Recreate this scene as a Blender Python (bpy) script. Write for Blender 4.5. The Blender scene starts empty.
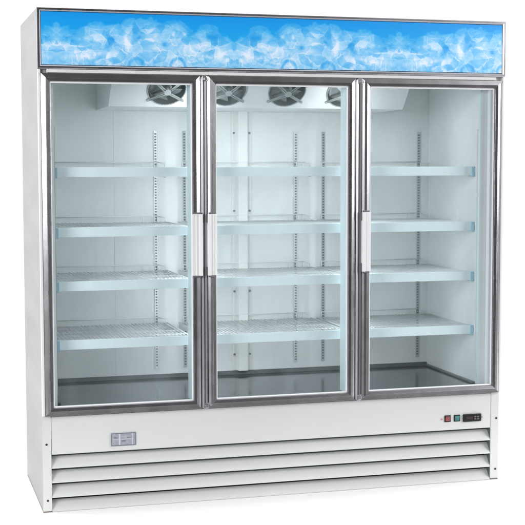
import bpy, bmesh, math, random
import numpy as np
from mathutils import Vector, Matrix
random.seed(4)
S = bpy.context.scene
COL = S.collection

# ------------------------------------------------------------------ camera
cam_d = bpy.data.cameras.new('camera'); cam = bpy.data.objects.new('camera', cam_d); COL.objects.link(cam)
S.camera = cam
cam_d.sensor_width = 36; cam_d.lens = 1288.16 / 525 * 36
cam_d.clip_start = .05; cam_d.clip_end = 500
YAW, PIT, ROL = .2764, -.0758, -.0016
fw = Vector((math.sin(YAW)*math.cos(PIT), math.cos(YAW)*math.cos(PIT), math.sin(PIT)))
rt = Vector((math.cos(YAW), -math.sin(YAW), 0)); up = rt.cross(fw)
r2 = rt*math.cos(ROL) + up*math.sin(ROL); u2 = up*math.cos(ROL) - rt*math.sin(ROL)
M = Matrix((r2, u2, -fw)).transposed().to_4x4(); M.translation = (-.5515, -5.2517, 1.4267)
cam.matrix_world = M

# ------------------------------------------------------------------ studio light dome
W_ = bpy.data.worlds.new('World'); S.world = W_; W_.use_nodes = True
nt = W_.node_tree; N = nt.nodes; L = nt.links
bg = N['Background']
tc = N.new('ShaderNodeTexCoord'); sp = N.new('ShaderNodeSeparateXYZ'); L.new(tc.outputs['Generated'], sp.inputs[0])
def mrange(sock, a, b, c, d, smooth=True):
    m = N.new('ShaderNodeMapRange'); m.interpolation_type = 'SMOOTHSTEP' if smooth else 'LINEAR'
    L.new(sock, m.inputs['Value'])
    for k, v in zip(('From Min', 'From Max', 'To Min', 'To Max'), (a, b, c, d)): m.inputs[k].default_value = v
    return m.outputs['Result']
yz = N.new('ShaderNodeMath'); yz.operation = 'MULTIPLY_ADD'; L.new(sp.outputs['Z'], yz.inputs[0]); yz.inputs[1].default_value = .5; L.new(sp.outputs['Y'], yz.inputs[2])
back = mrange(yz.outputs[0], -.06, .40, 0, 1)          # white cyclorama behind and overhead, dim studio in front
front_v = mrange(sp.outputs['X'], .26, .46, .07, .34)
mx = N.new('ShaderNodeMix'); mx.data_type = 'FLOAT'
L.new(back, mx.inputs[0]); L.new(front_v, mx.inputs[2]); mx.inputs[3].default_value = 1.8
bg.inputs['Color'].default_value = (1, 1, 1, 1)
L.new(mx.outputs[0], bg.inputs['Strength'])

def area(name, loc, target, sx, sy, power, color=(1, 1, 1)):
    d = bpy.data.lights.new(name, 'AREA'); d.shape = 'RECTANGLE'; d.size = sx; d.size_y = sy
    d.energy = power; d.color = color
    o = bpy.data.objects.new(name, d); COL.objects.link(o); o.location = loc
    o.rotation_euler = (Vector(target) - Vector(loc)).to_track_quat('-Z', 'Y').to_euler()
    return o
area('softbox', (-3.7, -4.0, 2.5), (1, 0, 1.2), 2.2, 2.3, 230)
area('softbox', (5.2, -2.5, 2.5), (1, 0, 1.2), 2.4, 2.3, 170)

vs = S.view_settings; S.display_settings.display_device = 'sRGB'
vs.view_transform = 'Standard'; vs.look = 'None'; vs.exposure = .08; vs.gamma = 1
S.render.engine = 'CYCLES'
S.cycles.transparent_max_bounces = 24; S.cycles.max_bounces = 12; S.cycles.diffuse_bounces = 6

# ------------------------------------------------------------------ materials
def mat(name, col, rough=.5, metal=0, noise=0, nscale=(8, 8, 8), bump=0, bscale=200, spec=.5, rnoise=0, coat=0):
    m = bpy.data.materials.new(name); m.use_nodes = True
    n = m.node_tree.nodes; l = m.node_tree.links; b = n['Principled BSDF']
    b.inputs['Base Color'].default_value = (*col, 1); b.inputs['Roughness'].default_value = rough
    b.inputs['Metallic'].default_value = metal; b.inputs['Specular IOR Level'].default_value = spec
    b.inputs['Coat Weight'].default_value = coat
    t = n.new('ShaderNodeTexCoord'); mp = n.new('ShaderNodeMapping'); l.new(t.outputs['Object'], mp.inputs[0])
    mp.inputs['Scale'].default_value = nscale
    nz = n.new('ShaderNodeTexNoise'); nz.inputs['Scale'].default_value = 1; nz.inputs['Detail'].default_value = 5
    l.new(mp.outputs[0], nz.inputs['Vector'])
    if noise:
        r = n.new('ShaderNodeValToRGB'); l.new(nz.outputs['Fac'], r.inputs[0])
        r.color_ramp.elements[0].position = .3; r.color_ramp.elements[1].position = .7
        r.color_ramp.elements[0].color = (*[c*(1-noise) for c in col], 1)
        r.color_ramp.elements[1].color = (*[min(1, c*(1+noise)) for c in col], 1)
        l.new(r.outputs[0], b.inputs['Base Color'])
    if rnoise:
        k = n.new('ShaderNodeMapRange'); l.new(nz.outputs['Fac'], k.inputs[0])
        k.inputs['From Min'].default_value = .3; k.inputs['From Max'].default_value = .7
        k.inputs['To Min'].default_value = max(.02, rough-rnoise); k.inputs['To Max'].default_value = rough+rnoise
        l.new(k.outputs[0], b.inputs['Roughness'])
    if bump:
        n2 = n.new('ShaderNodeTexNoise'); n2.inputs['Scale'].default_value = bscale
        l.new(t.outputs['Object'], n2.inputs['Vector'])
        bp = n.new('ShaderNodeBump'); bp.inputs['Strength'].default_value = bump; bp.inputs['Distance'].default_value = .002
        l.new(n2.outputs['Fac'], bp.inputs['Height']); l.new(bp.outputs[0], b.inputs['Normal'])
    return m
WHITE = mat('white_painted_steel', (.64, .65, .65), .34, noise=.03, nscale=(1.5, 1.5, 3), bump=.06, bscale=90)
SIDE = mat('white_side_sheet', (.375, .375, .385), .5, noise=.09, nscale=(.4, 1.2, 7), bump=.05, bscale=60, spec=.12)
STEEL = mat('brushed_aluminium', (.47, .465, .49), .27, 1, noise=.05, nscale=(14, 14, 14), rnoise=.015)
HFRAME = mat('header_aluminium', (.42, .42, .45), .28, 1, noise=.1, nscale=(5, 5, 5), rnoise=.05)
HANDLE = mat('satin_handle', (.86, .86, .88), .38, 0, noise=.02, spec=.8)
LINER = mat('liner_sheet', (.80, .825, .825), .38, noise=.03, nscale=(3, 3, 3), bump=.12, bscale=140)
ENDM = mat('handle_end', (.12, .12, .13), .5, .3)
GRILLE_SHADE = mat('grille_shade_grey', (.10, .115, .125), .6)  # dark grey painted in for the shade inside the louvre opening
PBLUE = mat('pale_blue_post', (.70, .82, .86), .3)
PALE = mat('pale_trim', (.78, .78, .79), .3)
COVER = mat('duct_cover', (.84, .85, .84), .4)
TRAY = mat('grey_tray', (.095, .11, .12), .13, .5, noise=.12, nscale=(6, 6, 6), rnoise=.05)
RIM = mat('tray_rim', (.10, .11, .115), .35)
GASKET = mat('pale_gasket', (.86, .87, .89), .35)
RAIL = mat('pale_blue_rail', (.86, .96, 1.0), .3, noise=.02)
CLIP = mat('blue_clip', (.42, .62, .72), .3)
WIRE = mat('coated_wire', (.74, .78, .79), .3)
STD = mat('shelf_standard', (.55, .58, .58), .35, .5)
SLOT = mat('standard_slot', (.17, .19, .19), .6)
DARK = mat('dark_plastic', (.018, .019, .021), .4, spec=.25)
BLADE = mat('fan_blade', (.22, .25, .255), .4)
HOLE = mat('fan_recess', (.11, .13, .135), .6)
FANARM = mat('fan_arm', (.36, .39, .39), .4)
GAPM = mat('mullion_metal', (.55, .55, .58), .36, 1, noise=.1, nscale=(60, 60, 4))
EVAP = mat('evaporator_sheet', (.74, .77, .775), .35, noise=.03)
RED = mat('red_rocker', (.26, .06, .07), .3, noise=.2, nscale=(90, 90, 90))
GREEN = mat('green_rocker', (.05, .20, .19), .3, noise=.2, nscale=(90, 90, 90))
BADGE = mat('silver_badge', (.42, .44, .50), .3, .3, noise=.12, nscale=(70, 70, 90))
BADGE_L = mat('badge_print_light', (.56, .57, .63), .4)
BADGE_D = mat('badge_print_dark', (.17, .18, .24), .4)
SCREW = mat('black_screw', (.02, .02, .025), .5)
SCREWL = mat('zinc_screw', (.28, .30, .30), .4, .6)
FLOORW = mat('white_sweep', (.97, .97, .97), .9, spec=.1)
FLOORG = mat('unseen_dark_floor', (.045, .04, .038), .6)  # colour of the added ground, out of view, mirrored by the frames
BROWN = mat('bottom_edge', (.20, .16, .13), .6)

GLASS = bpy.data.materials.new('clear_glass'); GLASS.use_nodes = True
n = GLASS.node_tree.nodes; l = GLASS.node_tree.links; n.remove(n['Principled BSDF'])
tr = n.new('ShaderNodeBsdfTransparent'); tr.inputs[0].default_value = (.960, .983, .990, 1)
gl = n.new('ShaderNodeBsdfGlossy'); gl.inputs['Roughness'].default_value = .03
lw = n.new('ShaderNodeLayerWeight'); lw.inputs[0].default_value = .5
pw = n.new('ShaderNodeMath'); pw.operation = 'POWER'; pw.inputs[1].default_value = 4; l.new(lw.outputs['Facing'], pw.inputs[0])
ad = n.new('ShaderNodeMath'); ad.operation = 'MULTIPLY_ADD'; ad.inputs[1].default_value = .6; ad.inputs[2].default_value = .03
l.new(pw.outputs[0], ad.inputs[0])
ms = n.new('ShaderNodeMixShader'); l.new(ad.outputs[0], ms.inputs[0]); l.new(tr.outputs[0], ms.inputs[1]); l.new(gl.outputs[0], ms.inputs[2])
df = n.new('ShaderNodeBsdfDiffuse'); df.inputs[0].default_value = (.62, .74, .78, 1)     # milky haze painted for faint glass reflections, along with smears and dust
gt = n.new('ShaderNodeTexCoord'); gm = n.new('ShaderNodeMapping'); gm.inputs['Scale'].default_value = (2.2, 1, 1.1); gm.inputs['Rotation'].default_value = (0, .5, 0)
gn = n.new('ShaderNodeTexNoise'); gn.inputs['Scale'].default_value = 1.6; gn.inputs['Detail'].default_value = 6; gn.inputs['Distortion'].default_value = 1.2
l.new(gt.outputs['Object'], gm.inputs[0]); l.new(gm.outputs[0], gn.inputs['Vector'])
gr = n.new('ShaderNodeMapRange'); l.new(gn.outputs['Fac'], gr.inputs[0])
for k_, v_ in zip(('From Min', 'From Max', 'To Min', 'To Max'), (.42, .72, .004, .06)): gr.inputs[k_].default_value = v_
m2 = n.new('ShaderNodeMixShader'); l.new(gr.outputs[0], m2.inputs[0]); l.new(ms.outputs[0], m2.inputs[1]); l.new(df.outputs[0], m2.inputs[2])
l.new(m2.outputs[0], n['Material Output'].inputs[0])

LAMP = bpy.data.materials.new('lamp_tube'); LAMP.use_nodes = True
LAMP2 = None
b = LAMP.node_tree.nodes['Principled BSDF']; b.inputs['Base Color'].default_value = (.8, .9, .95, 1)
b.inputs['Emission Color'].default_value = (1, .97, .96, 1); b.inputs['Emission Strength'].default_value = 14
LAMP2 = LAMP.copy(); LAMP2.name = 'dim_lamp_tube'; LAMP2.node_tree.nodes['Principled BSDF'].inputs['Emission Strength'].default_value = 12

# ------------------------------------------------------------------ mesh helpers
def box(bm, x0, x1, y0, y1, z0, z1, mi=0):
    v = [bm.verts.new(p) for p in ((x0,y0,z0),(x1,y0,z0),(x1,y1,z0),(x0,y1,z0),(x0,y0,z1),(x1,y0,z1),(x1,y1,z1),(x0,y1,z1))]
    for f in ((0,3,2,1),(4,5,6,7),(0,1,5,4),(1,2,6,5),(2,3,7,6),(3,0,4,7)):
        bm.faces.new([v[i] for i in f]).material_index = mi
def tube(bm, a, b_, r, seg=6, mi=0):
    a = Vector(a); b_ = Vector(b_); d = (b_-a).normalized()
    s = d.orthogonal().normalized(); t = d.cross(s)
    A = []; B = []
    for i in range(seg):
        o = (s*math.cos(i*2*math.pi/seg) + t*math.sin(i*2*math.pi/seg))*r
        A.append(bm.verts.new(a+o)); B.append(bm.verts.new(b_+o))
    for i in range(seg):
        f = bm.faces.new((A[i], A[(i+1)%seg], B[(i+1)%seg], B[i])); f.smooth = True; f.material_index = mi
    for q in (A[::-1], B): bm.faces.new(q).material_index = mi
def ring(bm, prof, x0, x1, z0, z1, yb=0, rail=None):
    # prof: section of the two stiles, rail: section of the two rails (same insets), mitred at the corners
    def rows(pr): return [[(x0+w, yb-p, z0+w), (x1-w, yb-p, z0+w), (x1-w, yb-p, z1-w), (x0+w, yb-p, z1-w)] for w, p in pr]
    A = rows(prof); B = rows(rail or prof)
    for i in range(4):
        j = (i+1) % 4; R_ = A if i % 2 else B
        for a, b_ in zip(R_, R_[1:]): bm.faces.new([bm.verts.new(q) for q in (a[i], a[j], b_[j], b_[i])])
    if rail:
        for i in range(4):
            for k in range(len(A)-1):
                q = [A[k][i], B[k][i], B[k+1][i], A[k+1][i]]
                q = [t for m_, t in enumerate(q) if t not in q[:m_]]
                if len(q) > 2: bm.faces.new([bm.verts.new(t) for t in q])
def prism(bm, poly, x0, x1, mi=0):      # poly in (y,z), extruded along x
    A = [bm.verts.new((x0, y, z)) for y, z in poly]; B = [bm.verts.new((x1, y, z)) for y, z in poly]
    k = len(poly)
    for i in range(k): bm.faces.new((A[i], A[(i+1)%k], B[(i+1)%k], B[i])).material_index = mi
    bm.faces.new(A[::-1]); bm.faces.new(B)
def prismz(bm, poly, z0, z1, mi=0):     # poly in (x,y), extruded along z
    A = [bm.verts.new((x, y, z0)) for x, y in poly]; B = [bm.verts.new((x, y, z1)) for x, y in poly]
    k = len(poly)
    for i in range(k): bm.faces.new((A[i], A[(i+1)%k], B[(i+1)%k], B[i])).material_index = mi
    bm.faces.new(A[::-1]); bm.faces.new(B)
def obj(name, bm, m, parent=None, bevel=0, seg=2, recalc=True):
    if recalc: bmesh.ops.recalc_face_normals(bm, faces=bm.faces)
    me = bpy.data.meshes.new(name); bm.to_mesh(me); bm.free()
    for k in (m if isinstance(m, (list, tuple)) else [m]): me.materials.append(k)
    o = bpy.data.objects.new(name, me); COL.objects.link(o)
    if parent: o.parent = parent
    if bevel:
        bv = o.modifiers.new('bevel', 'BEVEL'); bv.width = bevel; bv.segments = seg; bv.limit_method = 'ANGLE'
    return o
def nb(): return bmesh.new()
def dup(o, parent, loc=None):
    c = o.copy(); COL.objects.link(c); c.parent = parent
    if loc is not None: c.location = loc
    for ch in list(o.children): dup(ch, c)
    return c

W, D, H = 2.05, .679, 2.054
# ------------------------------------------------------------------ setting
bm = nb(); v = [bm.verts.new(p) for p in ((-60,-.75,0),(60,-.75,0),(60,120,0),(-60,120,0))]; bm.faces.new(v)
o = obj('floor', bm, FLOORW); o['kind'] = 'structure'
bm = nb(); v = [bm.verts.new(p) for p in ((-60,-60,-.004),(60,-60,-.004),(60,-.74,-.004),(-60,-.74,-.004))]; bm.faces.new(v)
o = obj('unseen_dark_ground', bm, FLOORG); o['kind'] = 'structure'  # unseen dark plane, added so the lower door frames reflect dark

# ------------------------------------------------------------------ the fridge
F = bpy.data.objects.new('display_fridge', None); COL.objects.link(F)
F['label'] = 'white upright display fridge with three framed glass doors, empty shelves and a blue ice header'
F['category'] = 'fridge'

# outer shell
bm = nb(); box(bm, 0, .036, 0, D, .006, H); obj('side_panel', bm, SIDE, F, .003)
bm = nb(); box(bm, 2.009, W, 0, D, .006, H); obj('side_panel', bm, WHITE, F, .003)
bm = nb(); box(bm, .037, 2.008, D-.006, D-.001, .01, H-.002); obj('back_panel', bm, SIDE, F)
bm = nb(); box(bm, .0365, 2.0085, .002, D-.008, 1.955, H-.003); obj('top_panel', bm, WHITE, F)
bm = nb(); box(bm, .0365, 2.0085, .001, .03, 1.7905, 1.954); obj('front_lintel', bm, WHITE, F, .002)
bm = nb(); box(bm, .0365, 2.0085, -.0165, .0008, 1.7965, 1.8105); obj('lintel_trim', bm, PALE, F, .002)
for a, b_ in ((.0002, .0120), (2.0385, 2.0498)):
    bm = nb(); box(bm, a, b_, -.015, -.0004, .403, 1.8105); obj('corner_trim', bm, PALE, F, .003)
for a, b_ in ((.001, .0355), (2.0095, W-.001)):
    bm = nb(); box(bm, a, b_, .004, D-.002, 0, .0058); obj('bottom_edge', bm, BROWN, F)
# liner: back, sides, ceiling, floor slab
bm = nb()
box(bm, .0685, .406, .62, .67, .41, 1.93); box(bm, .4075, 1.9595, .62, .67, .41, 1.93)
box(bm, .4062, .4073, .6215, .67, .41, 1.93)
box(bm, .037, .068, .031, .67, .41, 1.93); box(bm, 1.96, 2.0085, .031, .67, .41, 1.93)
box(bm, .037, 2.0085, .031, .67, 1.931, 1.952); box(bm, .037, 2.0085, .031, .67, .395, .4095)
obj('inner_liner', bm, LINER, F)
# front jambs beside the doors and below them (closed by the doors)
for a, b_ in ((.0365, .05), (1.99, 2.0085)):
    bm = nb(); box(bm, a, b_, .0005, .030, .403, 1.790); obj('door_jamb', bm, GASKET, F)
# tray
bm = nb()
box(bm, .0695, 1.9585, .033, .6195, .411, .4345)
t = obj('floor_tray', bm, TRAY, F, .002)
bm = nb()
prism(bm, [(.600,.4347),(.6193,.4347),(.6193,.452),(.614,.452)], .071, 1.957)
prismz(bm, [(1.940,.06),(1.9583,.06),(1.9583,.6),(1.940,.6)], .4347, .4435)
prismz(bm, [(.0700,.06),(.086,.06),(.086,.6),(.0700,.6)], .4347, .4435)
obj('tray_rim', bm, RIM, t, .003, 3)

# header sign
hd = nb(); box(hd, .001, W-.001, -.008, -.0003, 1.812, H); hdr = obj('header_sign', hd, HFRAME, F)
bm = nb()
ring(bm, [(0,.0085),(0,.0215),(.0025,.0235),(.010,.0235),(.0135,.0205),(.0165,.0165),(.0165,.0085)], 0, W, 1.8115, H)
obj('sign_frame', bm, HFRAME, hdr)

def vnoise(x, y, seed):
    xi = np.floor(x).astype(int); yi = np.floor(y).astype(int); fx = x-xi; fy = y-yi
    def h(a, b_):
        s = np.sin(a*127.1 + b_*311.7 + seed*74.7)*43758.5453
        return s - np.floor(s)
    fx = fx*fx*(3-2*fx); fy = fy*fy*(3-2*fy)
    return (h(xi,yi)*(1-fx)+h(xi+1,yi)*fx)*(1-fy) + (h(xi,yi+1)*(1-fx)+h(xi+1,yi+1)*fx)*fy
def fbm(x, y, seed, o=4):
    s = 0; a = .5
    for k in range(o): s = s + a*vnoise(x*2**k, y*2**k, seed+k); a *= .5
    return s/(1-.5**o)
def ice(xw, v):
    """printed ice artwork; xw metres along the sign, v 0 top .. 1 bottom; the motif is mirrored every .734 m"""
    T = .734; x0 = .078
    q = (xw-x0)/T; k = np.floor(q); f = q-k; u = np.where(k.astype(int) % 2 == 0, f, 1-f)
    pu = [0,.055,.115,.12,.20,.32,.365,.385,.455,.545,.60,.62,.68,.745,.76,.83,.885,.93,1]
    pv = [.31,.36,.45,.36,.27,.25,.38,.14,.12,.19,.28,.22,.20,.36,.40,.28,.28,.40,.53]
    asp = 3.05
    X = u*asp; Y = v
    pv = [max(.07, q_-.055) for q_ in pv]
    top = np.interp(u, pu, pv) + (fbm(u*30, v*6+3, 3)-.5)*.08
    wx = X + (fbm(X*2.5, Y*2.5, 11)-.5)*.5; wy = Y + (fbm(X*2.5, Y*2.5, 23)-.5)*.5
    al = np.clip((v-top)/.03, 0, 1)*(.56+.38*np.clip((v-top)/.35, 0, 1))
    deep = np.clip((v-top)/.5, 0, 1)
    t = .30 + .22*deep + .95*(fbm(wx*5, wy*5, 5)-.5) + .5*(fbm(wx*13, wy*13, 9)-.5)
    # curved translucent folds: iso-lines of warped noise drawn as bright and dark veins
    for sc, sd, am in ((1.6, 31, .42), (2.9, 37, .34), (4.6, 43, .24)):
        g = fbm(wx*sc+3, wy*sc, sd, 3); h = g*7; fr = h-np.floor(h)
        t = t + am*(fr-.5)                                # sawtooth: soft ramp ending in a crisp fold
        t = t + am*.5*np.exp(-(np.minimum(fr, 1-fr)/.05)**2)*(fbm(X*6, Y*6, sd+1) > .48)
    W5a = (fbm(X*5, Y*5, 51)-.5)*.13; W5b = (fbm(X*5, Y*5, 61)-.5)*.13; N8 = .4+.9*fbm(X*8, Y*8, 71)
    W4a = (fbm(X*4, Y*4, 81)-.5)*.14; W4b = (fbm(X*4, Y*4, 91)-.5)*.14; N7 = fbm(wx*7, wy*7, 100)-.5; N6 = fbm(X*6, Y*6, 3); N5 = fbm(X*5, Y*5, 8)
    rg = random.Random(12)
    for k_ in range(80):
        cu = rg.random()*1.1-.05; tp = np.interp(cu, pu, pv); cv = tp+.04+(1.0-tp)*rg.random()**1.2
        sz = rg.uniform(.05, .19); rot = rg.uniform(0, 3.14); n_ = rg.choice((4, 4, 5)); el = rg.uniform(.5, 1)
        dx = X + W5a - cu*asp; dy = Y + W5b - cv
        ca_, sa_ = math.cos(rot), math.sin(rot); ax = dx*ca_+dy*sa_; ay = (-dx*sa_+dy*ca_)/el
        sd_ = np.full(X.shape, -9.)
        for q_ in range(n_):
            an = 2*math.pi*q_/n_+rg.uniform(-.25, .25); sd_ = np.maximum(sd_, ax*math.cos(an)+ay*math.sin(an)-sz*rg.uniform(.8, 1.1))
        ins = 1/(1+np.exp(np.clip(sd_/.005, -30, 30)))
        g_ = (ax*math.cos(rot*2)+ay*math.sin(rot*2))/sz
        t = t + ins*(rg.uniform(-.13, .10)+.16*g_) + rg.uniform(.04, .24)*np.exp(-(sd_/.007)**2)*N8
        al = np.maximum(al, ins*.42*(v > top-.07))
    t = .66 + (t-.50)*.45
    rg = random.Random(5)
    for k_ in range(46):                                  # glassy cubes: three faces with pale edges, drawn over one another
        cu = (k_*.618034) % 1.0*1.06-.03; tp = np.interp(cu, pu, pv); sz = rg.uniform(.13, .25)
        cv = min(.98, tp+sz*.8+(.92-tp)*rg.random()*(.2 if k_ % 3 == 0 else 1))
        rot = rg.uniform(0, 2.1); el = rg.uniform(.62, .95); tilt = rg.uniform(-.5, .5)
        dx = X + W4a - cu*asp; dy = Y + W4b - cv
        ca_, sa_ = math.cos(tilt), math.sin(tilt); ax = dx*ca_+dy*sa_; ay = (-dx*sa_+dy*ca_)/el
        rr = np.hypot(ax, ay)+1e-6; th = np.arctan2(ay, ax)-rot
        sd_ = np.full(X.shape, -9.)
        for q_ in range(6):
            an = rot+math.pi/6+q_*math.pi/3; sd_ = np.maximum(sd_, ax*math.cos(an)+ay*math.sin(an)-sz*(.80+.12*((q_*7+k_) % 3)))
        sec = np.floor(np.mod(th, 2*math.pi)/(2*math.pi/3)).astype(int)
        tones = np.array([[1.05, .66, .28], [.80, .36, .96], [.44, 1.0, .66]][k_ % 3])
        loc = tones[np.clip(sec, 0, 2)] + .75*N7*(-1)**k_ + .5*(N5-.5) - .18*(rr/sz-.5)
        thm = np.mod(th, 2*math.pi/3); dl = rr*np.sin(np.minimum(thm, 2*math.pi/3-thm).clip(0, 1.5))
        ins = 1/(1+np.exp(np.clip(sd_/.005, -30, 30))); op = rg.uniform(.34, .60)
        t = t*(1-op*ins) + loc*op*ins
        t = t + ins*.13*np.exp(-(dl/.010)**2)*N6 + .36*np.exp(-(sd_/.006)**2)*np.clip((N6 if k_ % 2 else N5)*3-1.1, 0, 1)
        al = np.maximum(al, ins*(.55+.2*rg.random()))
    ns = fbm(wx*9, wy*9, 15)
    for (hu, hv, su, sv, am) in ((.395,.60,.020,.13,.9),(.65,.37,.009,.06,.9),(.715,.37,.012,.05,.9),(.16,.83,.05,.06,.45),
                                 (.86,.77,.03,.06,.5),(.26,.68,.03,.07,.3),(.56,.62,.04,.07,.35),(.93,.66,.03,.08,.35),(.12,.63,.07,.02,.5),(.75,.6,.05,.09,.3),(.30,.86,.04,.05,.3),(.99,.86,.03,.08,.3)):
        t = t + am*.6*(.35+1.2*ns)*np.exp(-((u-hu+(wx-X)*.08)/su)**2-((v-hv+(wy-Y)*.3)/sv)**2)
    for (hu, hv, su, sv, am) in ((.05,.52,.05,.06,.30),(.60,.58,.016,.04,.5),(.30,.48,.03,.06,.3),(.86,.40,.03,.05,.35),(.20,.55,.02,.05,.3)):
        t = t - am*np.exp(-((u-hu)/su)**2-((v-hv)/sv)**2)
    for cu, rv, am in ((.675,.22,.42),(.44,.20,.25)):      # round ends of cubes at the foot: dark arch with a light rim
        d_ = np.hypot((u-cu)/.052, (v-1.02)/rv)
        t = t - am*np.exp(-((d_-.80)/.16)**2)*(v < 1.0) + .14*np.exp(-((d_-1.08)/.07)**2)
    t = np.clip(t, 0, 1.25)[..., None]
    c0 = np.array([.08,.56,.87]); c1 = np.array([.50,.76,.93]); c2 = np.array([.90,.92,.97])
    icec = np.where(t < .6, c0+(c1-c0)*(t/.6), c1+(c2-c1)*np.clip((t-.6)/.45, 0, 1))
    sky = np.stack([.03+.14*v, .57+.13*v, .89+.02*v], -1)
    c = sky*(1-al[..., None]) + icec*al[..., None]
    return np.clip(c, 0, 1)
nx, nz = 1100, 130
xs = np.linspace(.0167, W-.0167, nx); vv = np.linspace(0, 1, nz)
zt, zb = H-.0167, 1.8115+.0167
XX, VV = np.meshgrid(xs, vv)
col = ice(XX, VV)
lin = np.where(col <= .04045, col/12.92, ((col+.055)/1.055)**2.4)
verts = np.stack([XX, np.full_like(XX, -.0185), zt+(zb-zt)*VV], -1).reshape(-1, 3)
idx = np.arange(nx*nz).reshape(nz, nx)
faces = np.stack([idx[:-1,:-1], idx[1:,:-1], idx[1:,1:], idx[:-1,1:]], -1).reshape(-1, 4)
me = bpy.data.meshes.new('sign_print'); me.from_pydata(verts.tolist(), [], faces.tolist())
ca = me.color_attributes.new('ink', 'FLOAT_COLOR', 'POINT')
ca.data.foreach_set('color', np.concatenate([lin.reshape(-1, 3), np.ones((nx*nz, 1))], 1).astype(np.float32).ravel())
PR = bpy.data.materials.new('printed_ice'); PR.use_nodes = True
n = PR.node_tree.nodes; at = n.new('ShaderNodeAttribute'); at.attribute_name = 'ink'
PR.node_tree.links.new(at.outputs['Color'], n['Principled BSDF'].inputs['Base Color']); n['Principled BSDF'].inputs['Roughness'].default_value = .35
PR.node_tree.links.new(at.outputs['Color'], n['Principled BSDF'].inputs['Emission Color']); n['Principled BSDF'].inputs['Emission Strength'].default_value = .10   # backlit header
me.materials.append(PR); o = bpy.data.objects.new('sign_print', me); COL.objects.link(o); o.parent = hdr
# side return of the header
bm = nb(); box(bm, .0005, .003, -.008, -.0005, 1.813, H-.001); obj('sign_cap', bm, HFRAME, hdr)

# ------------------------------------------------------------------ doors
DX = [(.0126, .667), (.697, 1.352), (1.381, 2.038)]
DZ0, DZ1 = .4025, 1.7945
prof = [(0,-.0),(0,.0120),(.0010,.0140),(.0100,.0190),(.0180,.0219),(.0195,.0221),(.0205,.0212),(.0320,.0190),(.0335,.0120)]
rprof = [(0,-.0),(0,.0175),(.0010,.0200),(.0100,.0208),(.0180,.0216),(.0195,.0218),(.0205,.0212),(.0320,.0185),(.0335,.0120)]
gprof = [(.0335,.004),(.0335,.0112),(.0365,.0125),(.0395,.0105),(.0395,.004)]
def hinge(x, z, parent):
    bm = nb(); box(bm, x-.010, x+.010, -.020, -.006, z-.012, z+.012); box(bm, x-.004, x+.012, -.024, -.020, z-.008, z+.004)
    return obj('hinge', bm, GAPM, parent, .002)
for k, (x0, x1) in enumerate(DX):
    bm = nb(); ring(bm, prof, x0, x1, DZ0, DZ1, 0, rprof)
    door = obj('door', bm, STEEL, F)
    bm = nb(); ring(bm, gprof, x0, x1, DZ0, DZ1); obj('gasket', bm, GASKET, door)
    bm = nb(); box(bm, x0+.0385, x1-.0385, -.0085, -.0045, DZ0+.0385, DZ1-.0385); obj('glass', bm, GLASS, door)
    # inner back of the door frame, white plastic spacer seen through the glass
    bm = nb(); ring(bm, [(.036,.004),(.036,-.018),(.030,-.018),(.030,.0)], x0, x1, DZ0, DZ1); obj('inner_frame', bm, GASKET, door)
    # handle: satin grip folded over the stile
    hz0, hz1 = .965, 1.222
    sgn = 1 if k else -1
    e = x0 if k else x1
    def P(w, p): return (e + sgn*w, -p)
    bm = nb()
    prismz(bm, [P(-.004,.006), P(-.004,.034), P(.000,.038), P(.009,.038), P(.0105,.029), P(.0225,.029), P(.0235,.0235), P(.0385,.0225), P(.0385,.0135), P(.0,.0225)], hz0, hz1)
    h = obj('handle', bm, HANDLE, door, .0012)
    for z in (hz1, hz0):
        bm = nb()
        s = -1 if z == hz1 else 1
        a, b_ = sorted((z, z+s*.036))
        q = [P(-.010,.004), P(-.010,.024), P(-.0042,.030), P(-.0042,.004)]
        prismz(bm, q, a, b_)
        a, b_ = sorted((z+.0005*(-s), z-s*.007))
        prismz(bm, [P(.001,.0222), P(.001,.033), P(.012,.030), P(.034,.020), P(.034,.012)], a, b_)
        obj('handle_bracket', bm, ENDM, h, .001)

# mullions behind the door gaps, with the lamp strip on their inner faces
for xm in (.682, 1.3665):
    bm = nb()
    prismz(bm, [(xm-.046,.0), (xm-.0135,0), (xm-.0125,-.014), (xm-.008,-.0185), (xm-.004,-.0175), (xm-.003,-.011), (xm+.001,-.011), (xm+.002,-.0175),
                (xm+.008,-.0195), (xm+.0125,-.014), (xm+.0135,0), (xm+.046,0), (xm+.046,.012), (xm-.046,.012)], .404, 1.7895)
    mu = obj('mullion', bm, GAPM, F)
    bm = nb(); box(bm, xm-.052, xm+.052, .0125, .0790, .412, 1.7885); obj('mullion_body', bm, PBLUE, mu, .002)
    bm = nb(); prismz(bm, [(xm-.016,.0793), (xm+.016,.0793), (xm+.012,.098), (xm-.012,.098)], .45, 1.78)
    obj('lamp_cover', bm, LAMP if xm < 1 else LAMP2, mu, .004)
    hinge(xm+.003, .413, mu); hinge(xm+.003, 1.783, mu)

# ------------------------------------------------------------------ base: panel, louvres, controls
bm = nb(); box(bm, .037, 2.008, .0008, .02, .240, .3975); bp = obj('base_panel', bm, WHITE, F, .0015)
bm = nb(); box(bm, .037, 2.008, -.004, .0005, .3978, .4015); obj('sill_strip', bm, HFRAME, F)
bm = nb(); box(bm, .0003, .0358, -.0014, -.0003, .006, .4015); obj('corner_post', bm, WHITE, F)
bm = nb()
zs = [.240, .1805, .120, .0585, .0]
for a, b_ in zip(zs, zs[1:]):
    prism(bm, [(.001,b_+.0015), (.001,b_+.006), (.036,a-.013), (.0375,a-.014), (.004,b_+.0015)], .0372, 2.0078)
obj('louvre_grille', bm, WHITE, F)
bm = nb(); box(bm, .037, 2.008, .075, .085, .004, .394); box(bm, .0368, .0375, .02, .07, .004, .238); 
obj('grille_shade_backing', bm, GRILLE_SHADE, F)  # dark sheets standing in for the shade of the cavity behind the slats
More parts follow.
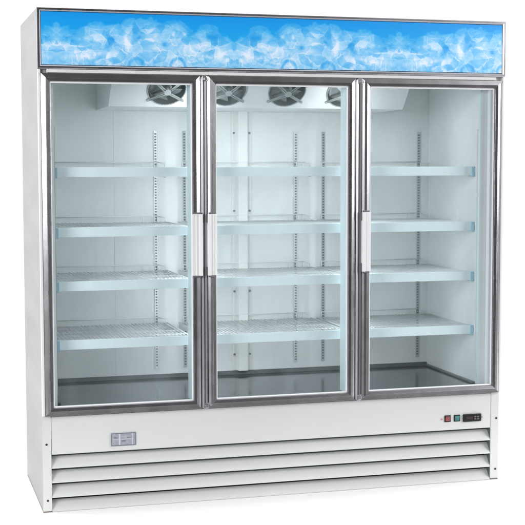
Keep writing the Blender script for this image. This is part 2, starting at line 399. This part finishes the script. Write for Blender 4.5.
bm = nb(); box(bm, 2.0072, 2.0078, .004, .07, .004, .239); obj('grille_shade_cheek', bm, GRILLE_SHADE, F)  # thin dark sheet on the post's inner side, its shade put into the colour
for x, z in ((.017,.284),(.0195,.050),(2.036,.282),(2.034,.049)):
    bm = nb(); tube(bm, (x,.002,z), (x,-.002,z), .0048, 14); obj('screw', bm, SCREW, F)
# badge
bm = nb(); box(bm, .283, .387, -.0022, .0007, .261, .315)
bd = obj('badge', bm, BADGE, F, .001)
bm = nb(); ring(bm, [(0,.0023),(0,.0032),(.0028,.0032),(.0028,.0023)], .2832, .3868, .2612, .3148); obj('badge_border', bm, BADGE_D, bd)
bm = nb()
box(bm, .315, .3215, -.0028, -.0023, .265, .311); box(bm, .290, .378, -.0027, -.0023, .2875, .2895)
box(bm, .370, .3735, -.0028, -.0023, .264, .312); box(bm, .344, .346, -.0027, -.0023, .292, .311); box(bm, .325, .366, -.0027, -.0023, .2995, .3008)
obj('badge_mark', bm, BADGE_L, bd)
bm = nb()
for x0, x1, z in ((.325,.345,.281),(.327,.343,.278),(.292,.305,.297),(.296,.309,.293),(.349,.366,.2935)): box(bm, x0, x1, -.0027, -.0023, z, z+.0022)
obj('badge_mark', bm, BADGE_D, bd)
# rocker switches
for x, m, lab in ((1.797, RED, 'red rocker switch'), (1.843, GREEN, 'green rocker switch')):
    bm = nb(); box(bm, x-.0150, x+.0150, -.003, .0007, .2775, .3075)
    s = obj('switch', bm, DARK, bp, .0015); s['label'] = lab
    bm = nb(); prism(bm, [(-.0032,.2815), (-.0045,.2815), (-.0050,.2925), (-.0085,.3035), (-.0032,.3035)], x-.0105, x+.0105)
    obj('rocker', bm, m, s, .0008)
# thermostat
bm = nb()
pts = []
x0, x1, z0, z1 = 1.8705, 1.9600, .2735, .3085
box(bm, x0, x1, -.0075, .0007, z0, z1); th = obj('thermostat', bm, DARK, bp, .0045, 4)
SCR = mat('thermostat_window', (.055, .04, .045), .12); KEY = mat('thermostat_key', (.14, .14, .15), .4)
bm = nb(); box(bm, 1.885, 1.918, -.0083, -.0077, .2845, .2985); obj('screen', bm, SCR, th)
for kx, kz in ((1.929,.296),(1.943,.296),(1.929,.286),(1.943,.286)):
    bm = nb(); box(bm, kx-.0045, kx+.0045, -.0087, -.0077, kz-.003, kz+.003); obj('key', bm, KEY, th)
bm = nb(); box(bm, 1.9605, 1.967, -.003, .0007, .289, .2925); obj('latch', bm, SCREWL, th)
bm = nb(); tube(bm, (1.769,.001,.291), (1.769,-.0025,.291), .0035, 12); o = obj('pilot_light', bm, mat('pilot_lens', (.55,.25,.24), .3), bp)

# ------------------------------------------------------------------ shelf standards and duct cover
def standard(length):
    bm = nb(); box(bm, -.0075, .0075, -.005, 0, 0, length)
    z = .012
    while z < length-.014:
        box(bm, -.0042, .0042, -.0056, -.0051, z, z+.0068, 1); z += .0128
    return bm
st0 = None
for x in (.600, .736, 1.278, 1.416, 1.907):
    if st0 is None: st0 = obj('shelf_standard', standard(1.105), [STD, SLOT], F); st0.location = (x, .6195, .478)
    else:
        c = dup(st0, F, (x, .6195, .478))
bm = nb(); box(bm, 1.9555, 1.9597, .058, .071, .478, 1.583); obj('side_standard', bm, PALE, F)
bm = nb(); box(bm, 1.9560, 1.9598, .0312, .050, .4358, 1.93); obj('breaker_strip', bm, PBLUE, F)
c = dup(st0, F, (.0685, .066, .478)); c.rotation_euler = (0, 0, math.radians(90))
c = dup(st0, F, (.0685, .52, .478)); c.rotation_euler = (0, 0, math.radians(90))
bm = nb(); prismz(bm, [(.965,.6195),(.965,.616),(.986,.616),(.990,.592),(1.034,.592),(1.038,.616),(1.060,.616),(1.060,.6195)], .4530, 1.675)
dc = obj('duct_cover', bm, COVER, F, .001)
for x in (.974, 1.050):
    for z in (1.575, 1.21, .83, .53):
        bm = nb(); tube(bm, (x,.617,z), (x,.613,z), .0055, 10); obj('screw', bm, SCREWL, dc)

# ------------------------------------------------------------------ shelves
YF, YB = .090, .600
def make_shelf(w):
    bm = nb()
    n_ = int(w/.0165)
    for i in range(n_+1):
        x = .004 + (w-.008)*i/n_
        tube(bm, (x, YF+.004, 0), (x, YB, 0), .0016, 4)
    for y in (YF+.012, .22, .345, .47, YB): tube(bm, (0, y, -.0042), (w, y, -.0042), .0026, 6)
    for x in (.0, w): tube(bm, (x, YF+.004, -.002), (x, YB, -.002), .003, 6)
    sh = obj('shelf', bm, WIRE, F)
    bm = nb()
    prism(bm, [(YF-.001,-.036),(YF-.0045,.0035),(YF-.0025,.005),(YF+.003,.004),(YF+.003,-.034)], .0, w)
    obj('price_rail', bm, RAIL, sh, .0008)
    bm = nb()
    tube(bm, (.02, YB-.006, .026), (w-.045, YB-.006, .026), .0026); 
    for x in (.02, w-.045): tube(bm, (x, YB-.006, .026), (x, YB-.006, 0), .0026)
    for x in (w-.075, w-.115): tube(bm, (x, YB-.006, .026), (x, YB-.006, 0), .002)
    tube(bm, (w-.045, YB-.006, .026), (w-.02, YB-.05, .020), .0026); tube(bm, (w-.02, YB-.05, .020), (w-.02, YB-.05, 0), .0026)
    obj('rear_stop', bm, WIRE, sh)
    for x0 in (-.004, w-.014):
        bm = nb(); box(bm, x0, x0+.018, YF-.007, YF+.030, -.041, .004); obj('shelf_clip', bm, CLIP, sh, .003)
    for x0 in (.004, w-.012):
        bm = nb(); prism(bm, [(.10,-.006),(.606,-.006),(.606,-.045),(.585,-.045),(.45,-.020),(.10,-.014)], x0, x0+.004)
        obj('bracket', bm, WIRE, sh)
    return sh
bays = [(.0755, .575), (.702, .648), (1.380, .575)]
cache = {}
for z in (1.4125, 1.1640, .9395, .6945):
    for x0, w in bays:
        if w not in cache: sh = cache[w] = make_shelf(w); sh.location = (x0, 0, z)
        else: dup(cache[w], F, (x0, 0, z))

# ------------------------------------------------------------------ evaporator housing with four fans
ey0, ez0, ey1, ez1 = .275, 1.678, .100, 1.872
Lf = math.hypot(ey1-ey0, ez1-ez0); uy, uz = (ey1-ey0)/Lf, (ez1-ez0)/Lf       # up along the sloping face
ny, nz_ = -uz, uy                                                            # outward (front, down)
def E(x, v_, out=0): return (x, ey0+uy*v_+ny*out, ez0+uz*v_+nz_*out)
ex0, ex1 = .331, 1.683
R = .082; vc = .096; fans = [.573, .843, 1.112, 1.382]
bm = nb()
edges = [ex0] + [(a+b_)/2 for a, b_ in zip(fans, fans[1:])] + [ex1]
for c, xa, xb in zip(fans, edges, edges[1:]):
    K = 48; inner = []; outer = []
    for i in range(K):
        a = 2*math.pi*(i+.5)/K; cx_, sy_ = math.cos(a), math.sin(a)
        tx = ((xb-c) if cx_ > 0 else (c-xa))/abs(cx_) if abs(cx_) > 1e-6 else 9
        ty = ((Lf-vc) if sy_ > 0 else vc)/abs(sy_) if abs(sy_) > 1e-6 else 9
        t_ = min(tx, ty)
        inner.append(bm.verts.new(E(c+R*cx_, vc+R*sy_))); outer.append(bm.verts.new(E(c+t_*cx_, vc+t_*sy_)))
    for i in range(K):
        j = (i+1) % K
        bm.faces.new((inner[i], inner[j], outer[j], outer[i]))
    for xx, vvv in ((xa,0),(xb,0),(xa,Lf),(xb,Lf)):      # fill corner triangles
        best = sorted(outer, key=lambda q: (q.co-Vector(E(xx, vvv))).length)[:2]
        if (best[0].co-Vector(E(xx, vvv))).length > 1e-5: bm.faces.new((best[0], bm.verts.new(E(xx, vvv)), best[1]))
def quad(*p): bm.faces.new([bm.verts.new(q) for q in p])
quad((ex0,ey0,ez0),(ex1,ey0,ez0),(ex1,.618,ez0-.004),(ex0,.618,ez0-.004))
for x in (ex0, ex1): quad((x,ey0,ez0),(x,.618,ez0-.004),(x,.618,ez1),(x,ey1,ez1))
ev = obj('evaporator_cover', bm, EVAP, F)
def disc_rot(o):  # local x->world x, local y-> up along face, local z-> outward
    m = Matrix(((1,0,0),(0,uy,ny),(0,uz,nz_))).to_4x4(); return m
fan0 = None
for c in fans:
    if fan0 is None:
        bm = nb()   # recess tube
        K = 40
        A = [bm.verts.new((R*math.cos(2*math.pi*i/K), R*math.sin(2*math.pi*i/K), 0)) for i in range(K)]
        B = [bm.verts.new((R*.97*math.cos(2*math.pi*i/K), R*.97*math.sin(2*math.pi*i/K), -.045)) for i in range(K)]
        for i in range(K): bm.faces.new((A[i], A[(i+1)%K], B[(i+1)%K], B[i])).smooth = True
        bm.faces.new(B)
        fan = obj('fan', bm, HOLE, ev)
        fan.matrix_local = Matrix.Translation(E(c, vc)) @ disc_rot(None)
        bm = nb()
        for i in range(5):
            a0 = 2*math.pi*i/5 + .4
            pts = [(.02, a0, -.030), (.074, a0-.15, -.036), (.076, a0+.35, -.028), (.072, a0+.75, -.014), (.02, a0+.7, -.014)]
            vb = [bm.verts.new((r_*math.cos(a), r_*math.sin(a), z_)) for r_, a, z_ in pts]; bm.faces.new(vb)
            vt = [bm.verts.new((r_*math.cos(a), r_*math.sin(a), z_+.0015)) for r_, a, z_ in pts]; bm.faces.new(vt[::-1])
        tube(bm, (0,0,-.04), (0,0,-.010), .024, 20)
        obj('blades', bm, BLADE, fan)
        bm = nb()
        for a in (math.radians(38), math.radians(142), math.radians(218), math.radians(322)):
            d_ = Vector((math.cos(a), math.sin(a), 0)); s_ = Vector((-math.sin(a), math.cos(a), 0))
            for off in (-.0045, .0045):
                tube(bm, tuple(d_*.012+s_*off+Vector((0,0,.022))), tuple(d_*.092+s_*off+Vector((0,0,.003))), .0022)
            p = [d_*.010-s_*.0045, d_*.092-s_*.0045, d_*.092+s_*.0045, d_*.010+s_*.0045]
            bm.faces.new([bm.verts.new(q+Vector((0,0,.0195 if i_ in (0, 3) else .0025))) for i_, q in enumerate(p)]); 
            q = d_*.097; tube(bm, (q.x,q.y,-.001), (q.x,q.y,.005), .006, 10)
        tube(bm, (0,0,-.01), (0,0,.024), .015, 24)
        Kr = 40
        for i in range(Kr):
            a, b_ = 2*math.pi*i/Kr, 2*math.pi*(i+1)/Kr
            tube(bm, (.084*math.cos(a), .084*math.sin(a), .0015), (.084*math.cos(b_), .084*math.sin(b_), .0015), .0028, 5)
        obj('fan_guard', bm, FANARM, fan)
        fan0 = fan
    else:
        c_ = dup(fan0, ev); c_.matrix_local = Matrix.Translation(E(c, vc)) @ disc_rot(None)
